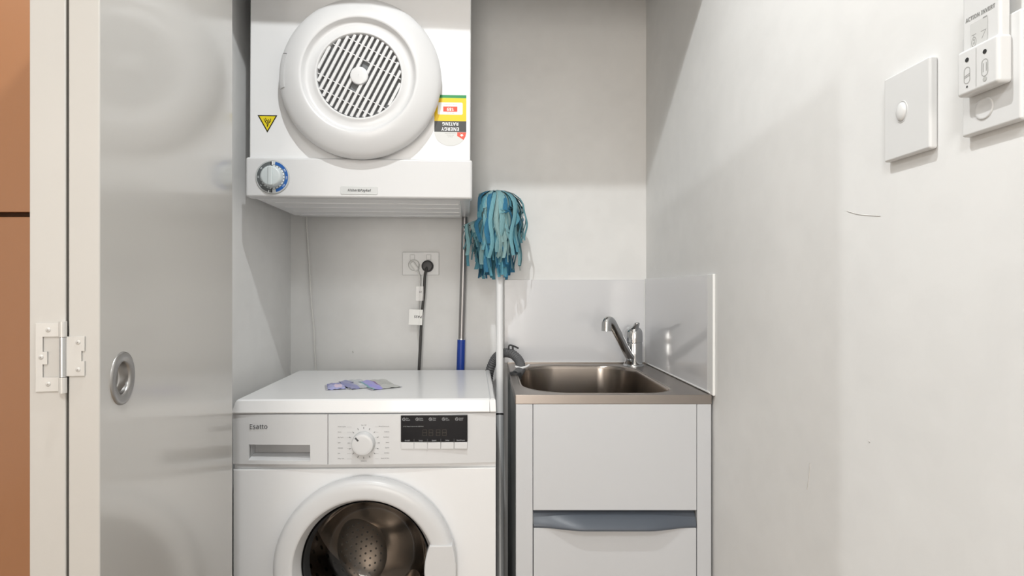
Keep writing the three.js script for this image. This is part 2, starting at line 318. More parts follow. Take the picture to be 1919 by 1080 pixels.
    decal('display_print', dx1 - dx0, dy1 - dy0, t, screen, (dx0 + dx1) / 2, (dy0 + dy1) / 2, zz + 0.0016, 0.3);
  }
  for (let i = 0; i < 5; i++) { const w = (dx1 - dx0) / 5; mesh('button', rb(dx0 + i * w + 0.0007, dx0 + (i + 1) * w - 0.0007, Y(840, D), dy0 - 0.0012, -0.002, zz + 0.0013, 0.0006), M.plastic, o); }
  mesh('indicator', discZ(lx(801), Y(843.5, D), zz, 0.0011, 0.0006, 10), M.silver, o);
  // bowed lower lip of the panel and its groove
  const lip = sheet((s, t) => { const x = -W + 2 * W * s; return [x, y0 - t * 0.0012, bow(x) * (1 - t) - 0.010 * t]; }, 40, 2); mesh('panel_lip', lip, M.plastic, o);
  // door: ring, handle, glass, gasket, drum
  const dg = new THREE.Group(); dg.name = 'door'; dg.position.set(DX, DY, 0); o.add(dg);
  mesh('door_ring', latheZ(smooth([[0.199, 0.001], [0.2035, 0.012], [0.2035, 0.026], [0.198, 0.036], [0.186, 0.0405], [0.165, 0.0405], [0.1585, 0.038]], 36).concat([[0.1575, 0.0365], [0.1475, 0.012], [0.1475, 0.002]]), 128), M.plastic, dg);
  const ha = Math.asin(0.058 / 0.2045); const hs = new THREE.Shape(); hs.absarc(0, 0, 0.2045, -ha, ha, false); hs.lineTo(0.1455, 0.058); hs.quadraticCurveTo(0.122, 0.0, 0.1455, -0.058); hs.closePath();
  const hg = extrude(hs, 0.034, 0.003, 32); hg.translate(0, 0, 0.007); mesh('door_handle', hg, M.plastic, dg);
  mesh('door_glass', latheZ(smooth([[0.1480, 0.004], [0.142, -0.004], [0.132, -0.030], [0.116, -0.075], [0.080, -0.098], [0.0005, -0.104]], 40), 96), M.doorGlass, dg);
  mesh('glass_rim', latheZ([[0.1478, 0.006], [0.1478, 0.001], [0.143, -0.008], [0.1365, -0.022], [0.1355, -0.020], [0.1405, 0.002], [0.143, 0.0065]], 96), M.rubber, dg);
  mesh('gasket', latheZ(smooth([[0.173, -0.006], [0.168, -0.018], [0.158, -0.022], [0.150, -0.034], [0.156, -0.046], [0.168, -0.052], [0.176, -0.062], [0.200, -0.066]], 48), 80), M.rubber, o).position.set(DX, DY, 0);
  const holeTex = canvasTex(1024, 512, (g, w, h) => { g.fillStyle = '#ffffff'; g.fillRect(0, 0, w, h); g.fillStyle = '#15130f'; for (let j = 0; j < 16; j++) for (let i = 0; i < 48; i++) { g.beginPath(); g.arc((i + (j % 2) / 2 + 0.25) * w / 48, (j + 0.5) * h / 16, 4.4, 0, 7); g.fill(); } });
  holeTex.wrapS = holeTex.wrapT = THREE.RepeatWrapping;
  const drumMat = std(lin(0.36, 0.31, 0.27), 0.3, { metalness: 1, map: holeTex });
  const drum = mesh('drum', latheZ([[0.200, -0.070], [0.226, -0.078], [0.232, -0.09], [0.232, -0.395]], 96), drumMat, o); drum.position.set(DX, DY, 0);
  mesh('drum_back', latheZ(smooth([[0.232, -0.395], [0.20, -0.402], [0.15, -0.398], [0.10, -0.392], [0.06, -0.378], [0.0005, -0.372]], 30), 96), M.drum, drum);
  for (let k = 0; k < 3; k++) {
    const g = new THREE.SphereGeometry(1, 32, 20); g.scale(0.030, 0.042, 0.135); g.translate(0, -0.215, -0.235); g.rotateZ(k * 2.094 + 0.35); mesh('lifter', g, M.drum, drum);
  }
  { // perforated oval scoop low on the drum back
    const g = new THREE.SphereGeometry(1, 40, 24); g.scale(0.060, 0.083, 0.022); const h = [];
    for (let j = -4; j <= 4; j++) for (let i = -4; i <= 4; i++) { const x = i * 0.0135 + (j % 2) * 0.0067, y = j * 0.0155, e = (x / 0.060) ** 2 + (y / 0.083) ** 2; if (e < 0.72) h.push(discZ(x, y, 0.022 * Math.sqrt(1 - e) - 0.0006, 0.0027, 0.001, 10)); }
    const p = mesh('scoop', g, M.drum, drum); p.position.set(-0.080, -0.128, -0.366); p.rotation.set(-0.45, 0, 0.42); p.scale.set(1.15, 1.1, 1); mesh('perforations', h, M.dark, p);
  }
}

// ---------------------------------------------------------------- wall-hung dryer, mounted upside down
{
  const D = 1.463, cx = -0.3188, by = 1.3255;
  const o = thing('clothes_dryer', 'white wall-hung clothes dryer with round vented door, mounted upside down', 'dryer', [cx, by, -D], 0.035); o.rotation.z = -0.005;
  const lx = (u, d = D) => X(u, d) - cx, ly = (v, d = D) => Y(v, d) - by;
  mesh('cabinet', [rb(-0.2735, 0.2735, 0.003, 0.72, -0.375, 0, 0.004), rb(-0.25, 0.25, -0.0005, 0.01, -0.37, -0.02, 0.002)], M.enamel, o);
  for (const z of [-0.08, -0.16, -0.24, -0.32]) mesh('underside_rib', rb(-0.235, 0.245, -0.0025, 0.001, z - 0.004, z + 0.004, 0.0018), M.enamel, o);
  for (const x of [-0.2, 0.13]) mesh('wall_bracket', bx(x, x + 0.04, 0.1, 0.65, -0.43, -0.374), M.silver, o);
  mesh('control_panel', rb(-0.2785, 0.2785, 0.0, 0.098, -0.03, 0.012, 0.006, 4), M.plastic, o);
  // timer dial
  const tx = lx(512.5, 1.45), ty = ly(334, 1.45);
  {
    const t = canvasTex(512, 512, (g, w) => {
      g.clearRect(0, 0, w, w); const c = w / 2;
      g.beginPath(); g.arc(c, c, 250, 0, 7); g.fillStyle = '#c9cccd'; g.fill();
      g.lineWidth = 52; g.beginPath(); g.arc(c, c, 218, Math.PI * 0.5, Math.PI * 1.5); g.strokeStyle = '#5e6263'; g.stroke();
      g.beginPath(); g.arc(c, c, 218, -Math.PI * 0.44, Math.PI * 0.42); g.strokeStyle = '#1c5aa5'; g.stroke();
      g.lineWidth = 42; g.beginPath(); g.arc(c, c, 176, 0, 7); g.strokeStyle = '#83898b'; g.stroke();
      g.fillStyle = '#e9eff2'; for (let i = 0; i < 22; i++) { const a = i / 22 * Math.PI * 2; g.beginPath(); g.ellipse(c + Math.cos(a) * 178, c + Math.sin(a) * 178, 17, 10, a + Math.PI / 2, 0, 7); g.fill(); }
      g.fillStyle = '#d4dadd'; g.font = 'bold 30px sans-serif'; g.textAlign = 'center'; g.textBaseline = 'middle';
      for (const [a, s] of [[2.5, '40'], [3.14, '60'], [3.8, '80'], [-0.5, '100'], [0.05, '120'], [0.65, '140']]) { g.save(); g.translate(c + Math.cos(a) * 220, c + Math.sin(a) * 220); g.rotate(a - Math.PI / 2); g.fillText(s, 0, 0); g.restore(); }
      g.fillStyle = '#222'; g.fillRect(c - 28, 12, 14, 70); g.fillRect(c - 20, w - 78, 14, 66); g.fillStyle = '#fff'; g.fillRect(c - 10, 10, 10, 60); g.fillRect(c - 62, w - 48, 12, 36);
    });
    mesh('dial_bezel', latheZ([[0.0415, 0], [0.0415, 0.0025], [0.0405, 0.0035], [0.0001, 0.0035]], 64).translate(tx, ty, 0.0115), M.silver, o);
    decal('dial_scale', 0.080, 0.080, t, o, tx, ty, 0.0154);
    const dial = mesh('timer_dial', latheZ([[0.0001, 0.016], [0.020, 0.0155], [0.0248, 0.0130], [0.0262, 0.004], [0.0268, 0]], 48).translate(tx, ty, 0.0156), M.knobGrey, o);
    mesh('dial_grip', rb(tx - 0.0055, tx + 0.0055, ty - 0.0235, ty + 0.0235, 0.028, 0.0355, 0.003), M.knobGrey, dial);
  }
  { // maker's badge
    const x0 = lx(638, 1.45), x1 = lx(707, 1.45), y0 = ly(364.5, 1.45), y1 = ly(349.5, 1.45);
    const b = mesh('badge', extrude(roundRect(x0, x1, y0, y1, 0.0035), 0.0012, 0.0004).translate(0, 0, 0.0118), M.silver, o);
    const t = canvasTex(640, 140, (g, w, h) => { g.clearRect(0, 0, w, h); g.fillStyle = '#2d3032'; g.font = 'italic bold 64px sans-serif'; g.textAlign = 'center'; g.textBaseline = 'middle'; g.fillText('Fisher&Paykel', w / 2, h / 2, 400); });
    decal('badge_lettering', x1 - x0, y1 - y0, t, b, (x0 + x1) / 2, (y0 + y1) / 2, 0.0138);
  }
  { // warning triangle
    const x0 = lx(483.5), x1 = lx(522), y0 = ly(252), y1 = ly(217.5);
    const t = canvasTex(320, 300, (g, w, h) => {
      g.clearRect(0, 0, w, h); g.beginPath(); g.moveTo(8, 10); g.lineTo(w - 8, 10); g.lineTo(w / 2, h - 8); g.closePath(); g.fillStyle = '#1d1a10'; g.fill();
      g.beginPath(); g.moveTo(36, 28); g.lineTo(w - 36, 28); g.lineTo(w / 2, h - 42); g.closePath(); g.fillStyle = '#e3cf1f'; g.fill();
      g.strokeStyle = '#3a2508'; g.lineWidth = 11; g.lineCap = 'round';
      for (const p of [[[160, 200], [156, 150], [128, 120], [108, 72]], [[160, 196], [178, 140], [206, 112], [210, 70]], [[156, 150], [166, 108], [150, 92]], [[128, 122], [140, 92], [132, 62]], [[180, 138], [186, 104], [176, 80]]]) { g.beginPath(); p.forEach(([x, y], i) => i ? g.lineTo(x, y) : g.moveTo(x, y)); g.stroke(); }
    });
    decal('warning_sticker', x1 - x0, y1 - y0, t, o, (x0 + x1) / 2, (y0 + y1) / 2, 0.0006);
  }
  { // energy rating label, upside down like the machine
    const x0 = lx(813), x1 = lx(873), y0 = ly(272), y1 = ly(175.5);
    const t = canvasTex(600, 965, (g, w, h) => {
      g.clearRect(0, 0, w, h);
      g.beginPath(); g.moveTo(0, 640); g.lineTo(w, 640); g.lineTo(w, 680); g.ellipse(w / 2, 690, w / 2, 268, 0, 0, Math.PI); g.closePath(); g.fillStyle = '#d4d4d2'; g.fill();
      g.fillStyle = '#1c8b4c'; g.fillRect(0, 0, w, 55); g.fillStyle = '#cfd022'; g.fillRect(0, 55, w, 16); g.fillStyle = '#f0c808'; g.fillRect(0, 71, w, 420);
      g.fillStyle = '#f1f0ec'; g.beginPath(); g.roundRect(60, 140, w - 130, 230, 26); g.fill();
      g.fillStyle = '#e8492f'; g.fillRect(165, 218, 265, 96);
      const up = (s, x, y, font, col, mw) => { g.save(); g.translate(x, y); g.rotate(Math.PI); g.font = font; g.fillStyle = col; g.textAlign = 'center'; g.textBaseline = 'middle'; g.fillText(s, 0, 0, mw); g.restore(); };
      up('189', 300, 268, 'bold 84px sans-serif', '#fdf3ee'); up('Energy consumption', 300, 180, '26px sans-serif', '#8a8a86'); up('kWh per year', 300, 342, '24px sans-serif', '#8a8a86');
      g.fillStyle = '#3a3a3a'; g.fillRect(0, 491, w, 205);
      up('ENERGY', 300, 640, 'bold 88px sans-serif', '#f4f4f4', 360); up('RATING', 300, 545, 'bold 84px sans-serif', '#f4f4f4', 350);
      up('A joint government', 300, 725, '24px sans-serif', '#9a9a98'); up('and industry', 300, 758, '24px sans-serif', '#9a9a98'); up('program', 300, 790, '24px sans-serif', '#9a9a98');
      g.fillStyle = '#e2503c'; g.beginPath(); g.moveTo(430, 700); g.lineTo(w, 700); g.lineTo(w - 16, 780); g.lineTo(w - 50, 842); g.lineTo(430, 770); g.closePath(); g.fill();
      g.fillStyle = '#fbe9e4'; g.beginPath(); for (let i = 0; i < 10; i++) { const a = i * Math.PI / 5 + Math.PI / 2, r = i % 2 ? 16 : 40; g.lineTo(515 + Math.cos(a) * r, 755 + Math.sin(a) * r); } g.fill();
    });
    decal('energy_label', x1 - x0, y1 - y0, t, o, (x0 + x1) / 2, (y0 + y1) / 2, 0.0006);
  }
  // round door
  const dg = new THREE.Group(); dg.name = 'door'; dg.position.set(X(669.8, 1.41) - cx, Y(140.5, 1.41) - by, 0); o.add(dg);
  const prof = smooth([[0.186, 0.002], [0.192, 0.012], [0.1965, 0.022], [0.1955, 0.031], [0.188, 0.040], [0.172, 0.0495], [0.155, 0.0565], [0.1415, 0.0595], [0.1365, 0.058]], 48).concat(smooth([[0.1345, 0.0545], [0.130, 0.0485], [0.124, 0.0465], [0.114, 0.0475], [0.1065, 0.0505]], 20), [[0.1040, 0.0515], [0.1020, 0.0505], [0.1005, 0.046], [0.1005, 0.036]]);
  mesh('door_ring', latheZ(prof, 128), M.plastic, dg);
  mesh('door_back', discZ(0, 0, 0.001, 0.187, 0.004, 64), M.plastic, dg);
  const gr = mesh('vent_backing', discZ(0, 0, 0.036, 0.1008, 0.002, 64), M.vent, dg);
  const ang = 63 * Math.PI / 180, pitch = 0.0136, R = 0.1000;
  for (let i = -7; i <= 7; i++) {
    const c = i * pitch, half = Math.sqrt(R * R - c * c); if (half < 0.012) continue;
    const parts = Math.abs(i) < 1 ? [[-half, -0.040], [0.040, half]] : [[-half, half]];
    for (const [a, b] of parts) { const g = rb(a, b, c - 0.0036, c + 0.0036, 0.0405, 0.0478, 0.0012, 2); g.rotateZ(ang); mesh('vent_slat', g, M.plastic, gr); }
  }
  for (const c of [-0.070, -0.040, -0.017, 0.017, 0.040, 0.070]) {
    const long = Math.abs(c) !== 0.017, half = long ? Math.sqrt(R * R - c * c) : 0.016; const g = rb(c - 0.0011, c + 0.0011, -half, half, 0.0405, 0.0460, 0.0005, 1); g.rotateZ(ang); mesh('vent_crossbar', g, M.plastic, gr);
  }
  mesh('vent_hub', latheZ(smooth([[0.0215, 0.040], [0.0215, 0.0475], [0.019, 0.0515], [0.0005, 0.053]], 20), 40), M.plastic, gr);
  // finger grip let into the left of the rim
  const surf = (r) => { let z = 0.02; for (let k = 1; k < 48; k++) { const [r0, z0] = prof[k - 1], [r1, z1] = prof[k]; if (z0 > 0.02 && r <= r0 && r >= r1) z = z0 + (z1 - z0) * (r0 - r) / Math.max(1e-6, r0 - r1); } return z; };
  const ga = (t) => Math.PI + (t - 0.5) * 0.44 - 0.06;
  const gp = sheet((s, t) => { const a = ga(t), r = 0.1955 - 0.0145 * s; return [Math.cos(a) * r, Math.sin(a) * r, surf(r) + 0.0022]; }, 10, 20);
  const gs = sheet((s, t) => { const a = ga(t), r = 0.181; return [Math.cos(a) * r, Math.sin(a) * r, surf(r) + 0.0022 - 0.006 * s]; }, 1, 20);
  const ge = (t) => sheet((s, q) => { const a = ga(t), r = 0.1955 - 0.0145 * s; return [Math.cos(a) * r, Math.sin(a) * r, surf(r) + 0.0022 - 0.006 * q]; }, 10, 1);
  mesh('finger_grip', [gp, gs, ge(0), ge(1)], M.plastic, dg);
  const nt = sheet((s, q) => { const a = ga(0) - 0.006 - 0.008 * q, r = 0.1945 - 0.013 * s; return [Math.cos(a) * r, Math.sin(a) * r, surf(r) + 0.0006]; }, 10, 2); mesh('grip_notch', nt, std(lin(0.05, 0.05, 0.05), 0.6, { side: THREE.DoubleSide }), dg);
}
{ // thin pale lead hanging from the dryer down the wall
  const d = 1.903; const P = [[574, 395], [576, 440], [580, 500], [583, 560], [588, 615], [590, 660], [592, 700], [594, 760]].map(([u, v]) => [X(u, d), Y(v, d), -d]);
  tag(mesh('dryer_cable', tube(P, 0.0028, 60, 8), std(lin(0.82, 0.81, 0.78), 0.5)), 'thin off-white cable hanging down the wall below the dryer', 'cable');
}

// ---------------------------------------------------------------- power outlet with two plugs
{
  const d = DB, x0 = X(755, d), x1 = X(823, d), y0 = Y(516, d), y1 = Y(473, d), z = -DB;
  const o = thing('power_outlet', 'white double power outlet on the wall above the washing machine', 'outlet', [(x0 + x1) / 2, y0, z]);
  const w = (x1 - x0) / 2, h = y1 - y0;
  mesh('plate', rb(-w, w, 0, h, 0, 0.009, 0.002), M.plate, o);
  for (const u of [773.5, 804]) { const c = X(u, d) - (x0 + x1) / 2; mesh('switch', rb(c - 0.008, c + 0.008, h - 0.026, h - 0.008, 0.008, 0.0125, 0.0025), M.plate, o); }
  const B = thing('plugged_lead', 'black round power plug and cord in the right socket, hanging behind the washer', 'cord', [X(801, 1.89), Y(499, 1.89), z + 0.0092]);
  const q = (u, v, dd) => [X(u, dd) - B.position.x, Y(v, dd) - B.position.y, -dd - B.position.z];
  mesh('plug', latheZ([[0.0001, 0.020], [0.014, 0.020], [0.0175, 0.018], [0.0190, 0.012], [0.0190, 0.0]], 40), std(lin(0.03, 0.028, 0.03), 0.45), B);
  mesh('cord', tube([[0, 0.001, 0.014], [-0.003, -0.012, 0.020], q(796.5, 515, 1.878), q(794.5, 550, 1.872), q(790.5, 590, 1.87), q(788, 640, 1.868), q(785, 700, 1.862), q(784, 780, 1.86)], 0.0046, 80, 12), M.cordBlack, B);
  const tg = q(779.5, 594.5, 1.866); const tt = canvasTex(260, 300, (g, W, H) => {
    g.fillStyle = '#f1f1ee'; g.fillRect(0, 0, W, H); g.strokeStyle = '#cfcfcb'; g.lineWidth = 4; g.beginPath(); g.moveTo(205, 0); g.lineTo(200, H); g.stroke();
    g.save(); g.translate(150, 140); g.rotate(Math.PI); g.fillStyle = '#2a2a2a'; g.font = 'bold 66px sans-serif'; g.textAlign = 'center'; g.textBaseline = 'middle'; g.fillText('PASS', -24, 0); g.restore();
  });
  const tgm = bx(-0.0215, 0.0215, -0.0245, 0.0245, -0.0006, 0.0006); const tag1 = mesh('cord_tag', tgm, M.clip, B); tag1.position.set(tg[0], tg[1], tg[2] + 0.0065); tag1.rotation.z = -0.05;
  decal('tag_print', 0.043, 0.049, tt, tag1, 0, 0, 0.0009);
  const t2 = q(788, 548, 1.872); const n2 = canvasTex(128, 96, (g) => { g.clearRect(0, 0, 128, 96); g.save(); g.translate(64, 48); g.rotate(Math.PI); g.fillStyle = '#333'; g.font = 'bold 70px sans-serif'; g.textAlign = 'center'; g.textBaseline = 'middle'; g.fillText('21', 0, 0); g.restore(); });
  const sl = bx(-0.014, 0.010, -0.024, 0.022, -0.0004, 0.0004); const sm = mesh('clear_sleeve', sl, phys(lin(0.9, 0.9, 0.9), 0.25, { transmission: 0.9, thickness: 0 }), B); sm.position.set(t2[0], t2[1] - 0.003, t2[2] + 0.0055);
  decal('sleeve_print', 0.014, 0.010, n2, sm, 0.0005, 0.004, 0.0006);
  const Wt = thing('plugged_lead', 'white power plug and thin cord in the left socket beside the black plug', 'cord', [X(775.5, 1.895), Y(497, 1.895), z + 0.0092]);
  const q2 = (u, v, dd) => [X(u, dd) - Wt.position.x, Y(v, dd) - Wt.position.y, -dd - Wt.position.z];
  mesh('plug', [latheZ([[0.0001, 0.012], [0.014, 0.012], [0.0175, 0.010], [0.0185, 0]], 40), rb(-0.0085, 0.0085, -0.022, 0.012, 0.008, 0.022, 0.006).rotateZ(0.62)], std(lin(0.74, 0.74, 0.72), 0.4), Wt);
  mesh('cord', tube([[0.011, -0.014, 0.014], q2(786, 517, 1.886), q2(785.5, 560, 1.89), q2(783, 620, 1.89), q2(786, 660, 1.89), q2(784, 740, 1.88)], 0.0026, 60, 8), std(lin(0.68, 0.67, 0.65), 0.5), Wt);
}

// ---------------------------------------------------------------- laundry tub: cabinet, sink, tap
const SD = 1.338, SY = 0.859, SX0 = X(966, SD), SX1 = XR - 0.0045, SB = DB - 0.007;
{
  const o = thing('laundry_cabinet', 'white laundry tub cabinet under the steel sink with slate grey handle strip', 'cabinet', [(SX0 + SX1) / 2, 0, -SD]);
  const c = (SX0 + SX1) / 2, a0 = SX0 - c + 0.001, a1 = SX1 - c - 0.001, top = SY - 0.0215, dep = SB - SD;
  mesh('side_panel', bx(a0, a0 + 0.012, 0.03, top + 0.012, -dep + 0.006, -0.018), M.zinc, o).userData.label = 'dark grey side panel';
  mesh('side_panel', bx(a1 - 0.012, a1, 0.03, top + 0.012, -dep + 0.006, -0.018), M.zinc, o);
  mesh('back_panel', bx(a0 + 0.012, a1 - 0.012, 0.03, top - 0.27, -dep + 0.006, -dep + 0.012), M.zinc, o);
  mesh('base_panel', bx(a0 + 0.012, a1 - 0.012, 0.03, 0.045, -dep + 0.012, -0.02), M.zinc, o);
  mesh('plinth', bx(a0 + 0.01, a1 - 0.01, 0, 0.05, -dep + 0.03, -0.04), M.cabinetWhite, o);
  const s0 = X(999, SD) - c, s1 = X(1306, SD) - c;
  mesh('stile', rb(a0, s0 - 0.0007, 0.03, top, -0.018, 0, 0.0015), M.cabinetWhite, o);
  mesh('stile', rb(s1 + 0.0007, a1, 0.03, top, -0.018, 0, 0.0015), M.cabinetWhite, o);
  const yh1 = Y(957, SD), yh0 = Y(989, SD);
  mesh('fascia_panel', rb(s0 + 0.0003, s1 - 0.0003, yh1, top, -0.018, 0, 0.0015), M.cabinetWhite, o);
  mesh('backing', bx(s0 - 0.01, s1 + 0.01, 0.06, top, -0.032, -0.026), M.cabinetWhite, o);
  const bw = (s) => 0.022 * (0.5 - 0.5 * Math.cos(Math.PI * Math.min(1, (1 - Math.abs(2 * s - 1)) * 1.55)));
  const hp = (s, t) => { const b = bw(s), x = s0 + 0.0012 + (s1 - s0 - 0.0024) * s; const z = t < 0.12 ? b + 0.001 * Math.sin(t / 0.12 * Math.PI / 2) : b + 0.001 - (b + 0.020) * ((t - 0.12) / 0.88) ** 1.3; return [x, yh0 + (yh1 - 0.003 - yh0) * t, z]; };
  const under = (s, t) => { const b = bw(s), x = s0 + 0.0012 + (s1 - s0 - 0.0024) * s; return [x, yh0, b - (b + 0.02) * t]; };
  mesh('handle_strip', [sheet(hp, 48, 16), sheet(under, 48, 2)], M.slate, o).userData.label = 'glossy slate grey bowed handle strip';
  mesh('drawer_front', rb(s0 + 0.0012, s1 - 0.0012, 0.06, yh0 - 0.001, -0.018, 0.0005, 0.0015), M.cabinetWhite, o);
}
{
  const o = thing('laundry_sink', 'stainless steel laundry sink with a deep rounded bowl', 'sink', [(SX0 + SX1) / 2, SY, -SD]);
  const c = (SX0 + SX1) / 2, w = (SX1 - SX0) / 2, dep = SB - SD;
  // bowl outline in (x, -z)
  const bx0 = X(974, 1.6) - c, bx1 = X(1266, 1.375) - c, bz0 = 0.024, bz1 = 0.505;
  const cor = [[bx1, bz0, 0.075], [bx1, bz1, 0.10], [bx0, bz1, 0.12], [bx0, bz0, 0.12]];
  const outline = (grow) => { const P = []; const cen = cor.map(([x, z, r], i) => [x - (i < 2 ? r : -r), z + (i === 0 || i === 3 ? r : -r), r]); const st = [-Math.PI / 2, 0, Math.PI / 2, Math.PI]; cen.forEach(([x, z, r], k) => { for (let i = 0; i <= 16; i++) { const a = st[k] + i / 16 * Math.PI / 2; P.push([x + Math.cos(a) * (r + grow), z + Math.sin(a) * (r + grow)]); } }); return P; };
  const deck = shapeFrom([[-w, 0], [w, 0], [w, dep], [-w, dep]]); const lipPts = outline(0.008); const hp = new THREE.Path(); lipPts.slice().reverse().forEach(([x, y], i) => i ? hp.lineTo(x, y) : hp.moveTo(x, y)); hp.closePath(); deck.holes.push(hp);
  const dgm = extrude(deck, 0.0012, 0); dgm.rotateX(-Math.PI / 2); dgm.translate(0, -0.0012, 0);
  mesh('deck', [metreUV(dgm), rb(-w, w, -0.0215, 0, -0.0025, 0.0008, 0.0012), rb(-w - 0.0005, -w + 0.0015, -0.0215, 0.0, -dep, 0, 0.0006), rb(-w, w, -0.001, 0.004, -dep, -dep + 0.003, 0.001)], M.steel, o);
  const rings = [[0.0085, -0.0002], [0.006, 0.0008], [0.003, 0.0004], [0.0008, -0.0025], [-0.001, -0.01], [-0.006, -0.08], [-0.014, -0.195], [-0.022, -0.215], [-0.042, -0.226], [-0.07, -0.229]];
  const N = lipPts.length; const pos = [], idx = [];
  rings.forEach(([g, y]) => outline(g).forEach(([x, z]) => pos.push(x, y, -z))); pos.push((bx0 + bx1) / 2, -0.232, -(bz0 + bz1) / 2);
  for (let j = 0; j < rings.length - 1; j++) for (let i = 0; i < N; i++) { const a = j * N + i, b = j * N + (i + 1) % N; idx.push(a, a + N, b, b, a + N, b + N); }
  const last = (rings.length - 1) * N; for (let i = 0; i < N; i++) idx.push(last + i, pos.length / 3 - 1, last + (i + 1) % N);
  const bg = new THREE.BufferGeometry(); bg.setAttribute('position', new THREE.Float32BufferAttribute(pos, 3)); bg.setAttribute('uv', new THREE.Float32BufferAttribute(new Float32Array(pos.length / 3 * 2), 2)); bg.setIndex(idx); bg.computeVertexNormals();
  mesh('bowl', bg, M.bowlSteel, o);
  mesh('drain', latheY([[0.0001, -0.2275], [0.03, -0.2275], [0.042, -0.226], [0.044, -0.2305]]).translate((bx0 + bx1) / 2, 0, -(bz0 + bz1) / 2), M.chrome, o);
}
{ // mixer tap
  const bd = 1.845, o = thing('mixer_tap', 'chrome mixer tap standing in the back corner of the sink', 'tap', [X(1187, bd), SY, -bd]);
  mesh('tap_base', latheY([[0.0001, 0.006], [0.030, 0.006], [0.032, 0.003], [0.032, 0]]), M.chrome, o);
  mesh('tap_body', latheY([[0.0275, 0.004], [0.0275, 0.070], [0.0265, 0.0715], [0.0265, 0.0735], [0.028, 0.0745]]), M.chrome, o);
  const dome = latheY(smooth([[0.0282, 0.0745], [0.0285, 0.095], [0.0265, 0.110], [0.017, 0.121], [0.0005, 0.125]], 24)); mesh('tap_head', dome, M.chrome, o);
  const lv = (r) => sheet((s, t) => { const a = s * Math.PI * 2, w = (0.017 - 0.009 * t), h = 0.0075 - 0.0035 * t; return [-0.012 * t + Math.cos(a) * w, 0.110 + 0.016 * t + 0.012 * t * t + Math.sin(a) * h, -0.012 + 0.105 * t]; }, 20, 16);
  const cap = new THREE.SphereGeometry(1, 14, 10); cap.scale(0.008, 0.004, 0.006); cap.translate(-0.012, 0.138, 0.093); mesh('lever', [lv(), cap], M.chrome, o);
  const tip = [X(1138, 1.66) - o.position.x, Y(602, 1.66) - SY, -1.66 + bd];
  const path = [[-0.008, 0.022, 0.012], [-0.026, 0.042, 0.036], [tip[0] + 0.034, tip[1] - 0.030, tip[2] - 0.045], [tip[0] + 0.012, tip[1] - 0.001, tip[2] - 0.014], [tip[0], tip[1] + 0.001, tip[2]], [tip[0] - 0.004, tip[1] - 0.012, tip[2] + 0.005]];
  mesh('spout', tube(path, 0.0128, 60, 20), M.chrome, o);
  mesh('aerator', cyl([tip[0] - 0.004, tip[1] - 0.028, tip[2] + 0.005], [tip[0] - 0.003, tip[1] - 0.002, tip[2] + 0.004], 0.0140, 0.0140, 28), M.chrome, o);
}
// ---------------------------------------------------------------- splashback
{
  const top = Y(524.6, DB), y0 = SY + 0.0005;
  const a = thing('splashback_panel', 'glossy white splashback on the back wall behind the sink', 'splashback', [X(945, DB), y0, -DB]);
  mesh('panel', rb(0, XR - X(945, DB) - 0.001, 0, top - y0, 0.0002, 0.006, 0.001), M.splash, a);
  mesh('sealant', rb(0.01, XR - X(945, DB) - 0.012, 0.001, 0.005, 0.006, 0.0085, 0.0012), M.whiteTrim, a);
  const b = thing('splashback_panel', 'glossy splashback on the right wall mirroring the tap', 'splashback', [XR, y0, -DB]);
  mesh('panel', rb(-0.006, -0.0002, 0, top - y0 + 0.003, 0.006, DB - 1.362, 0.001), M.splash, b);
  mesh('end_trim', rb(-0.0065, -0.0002, -0.001, top - y0 + 0.004, DB - 1.361, DB - 1.327, 0.0015), M.whiteTrim, b);
  mesh('corner_trim', rb(-0.0085, -0.006, 0, top - y0, 0.006, 0.0085, 0.001), M.whiteTrim, b);
  mesh('sealant', rb(-0.0085, -0.006, 0.001, 0.005, 0.03, DB - 1.345, 0.0012), M.whiteTrim, b);
}
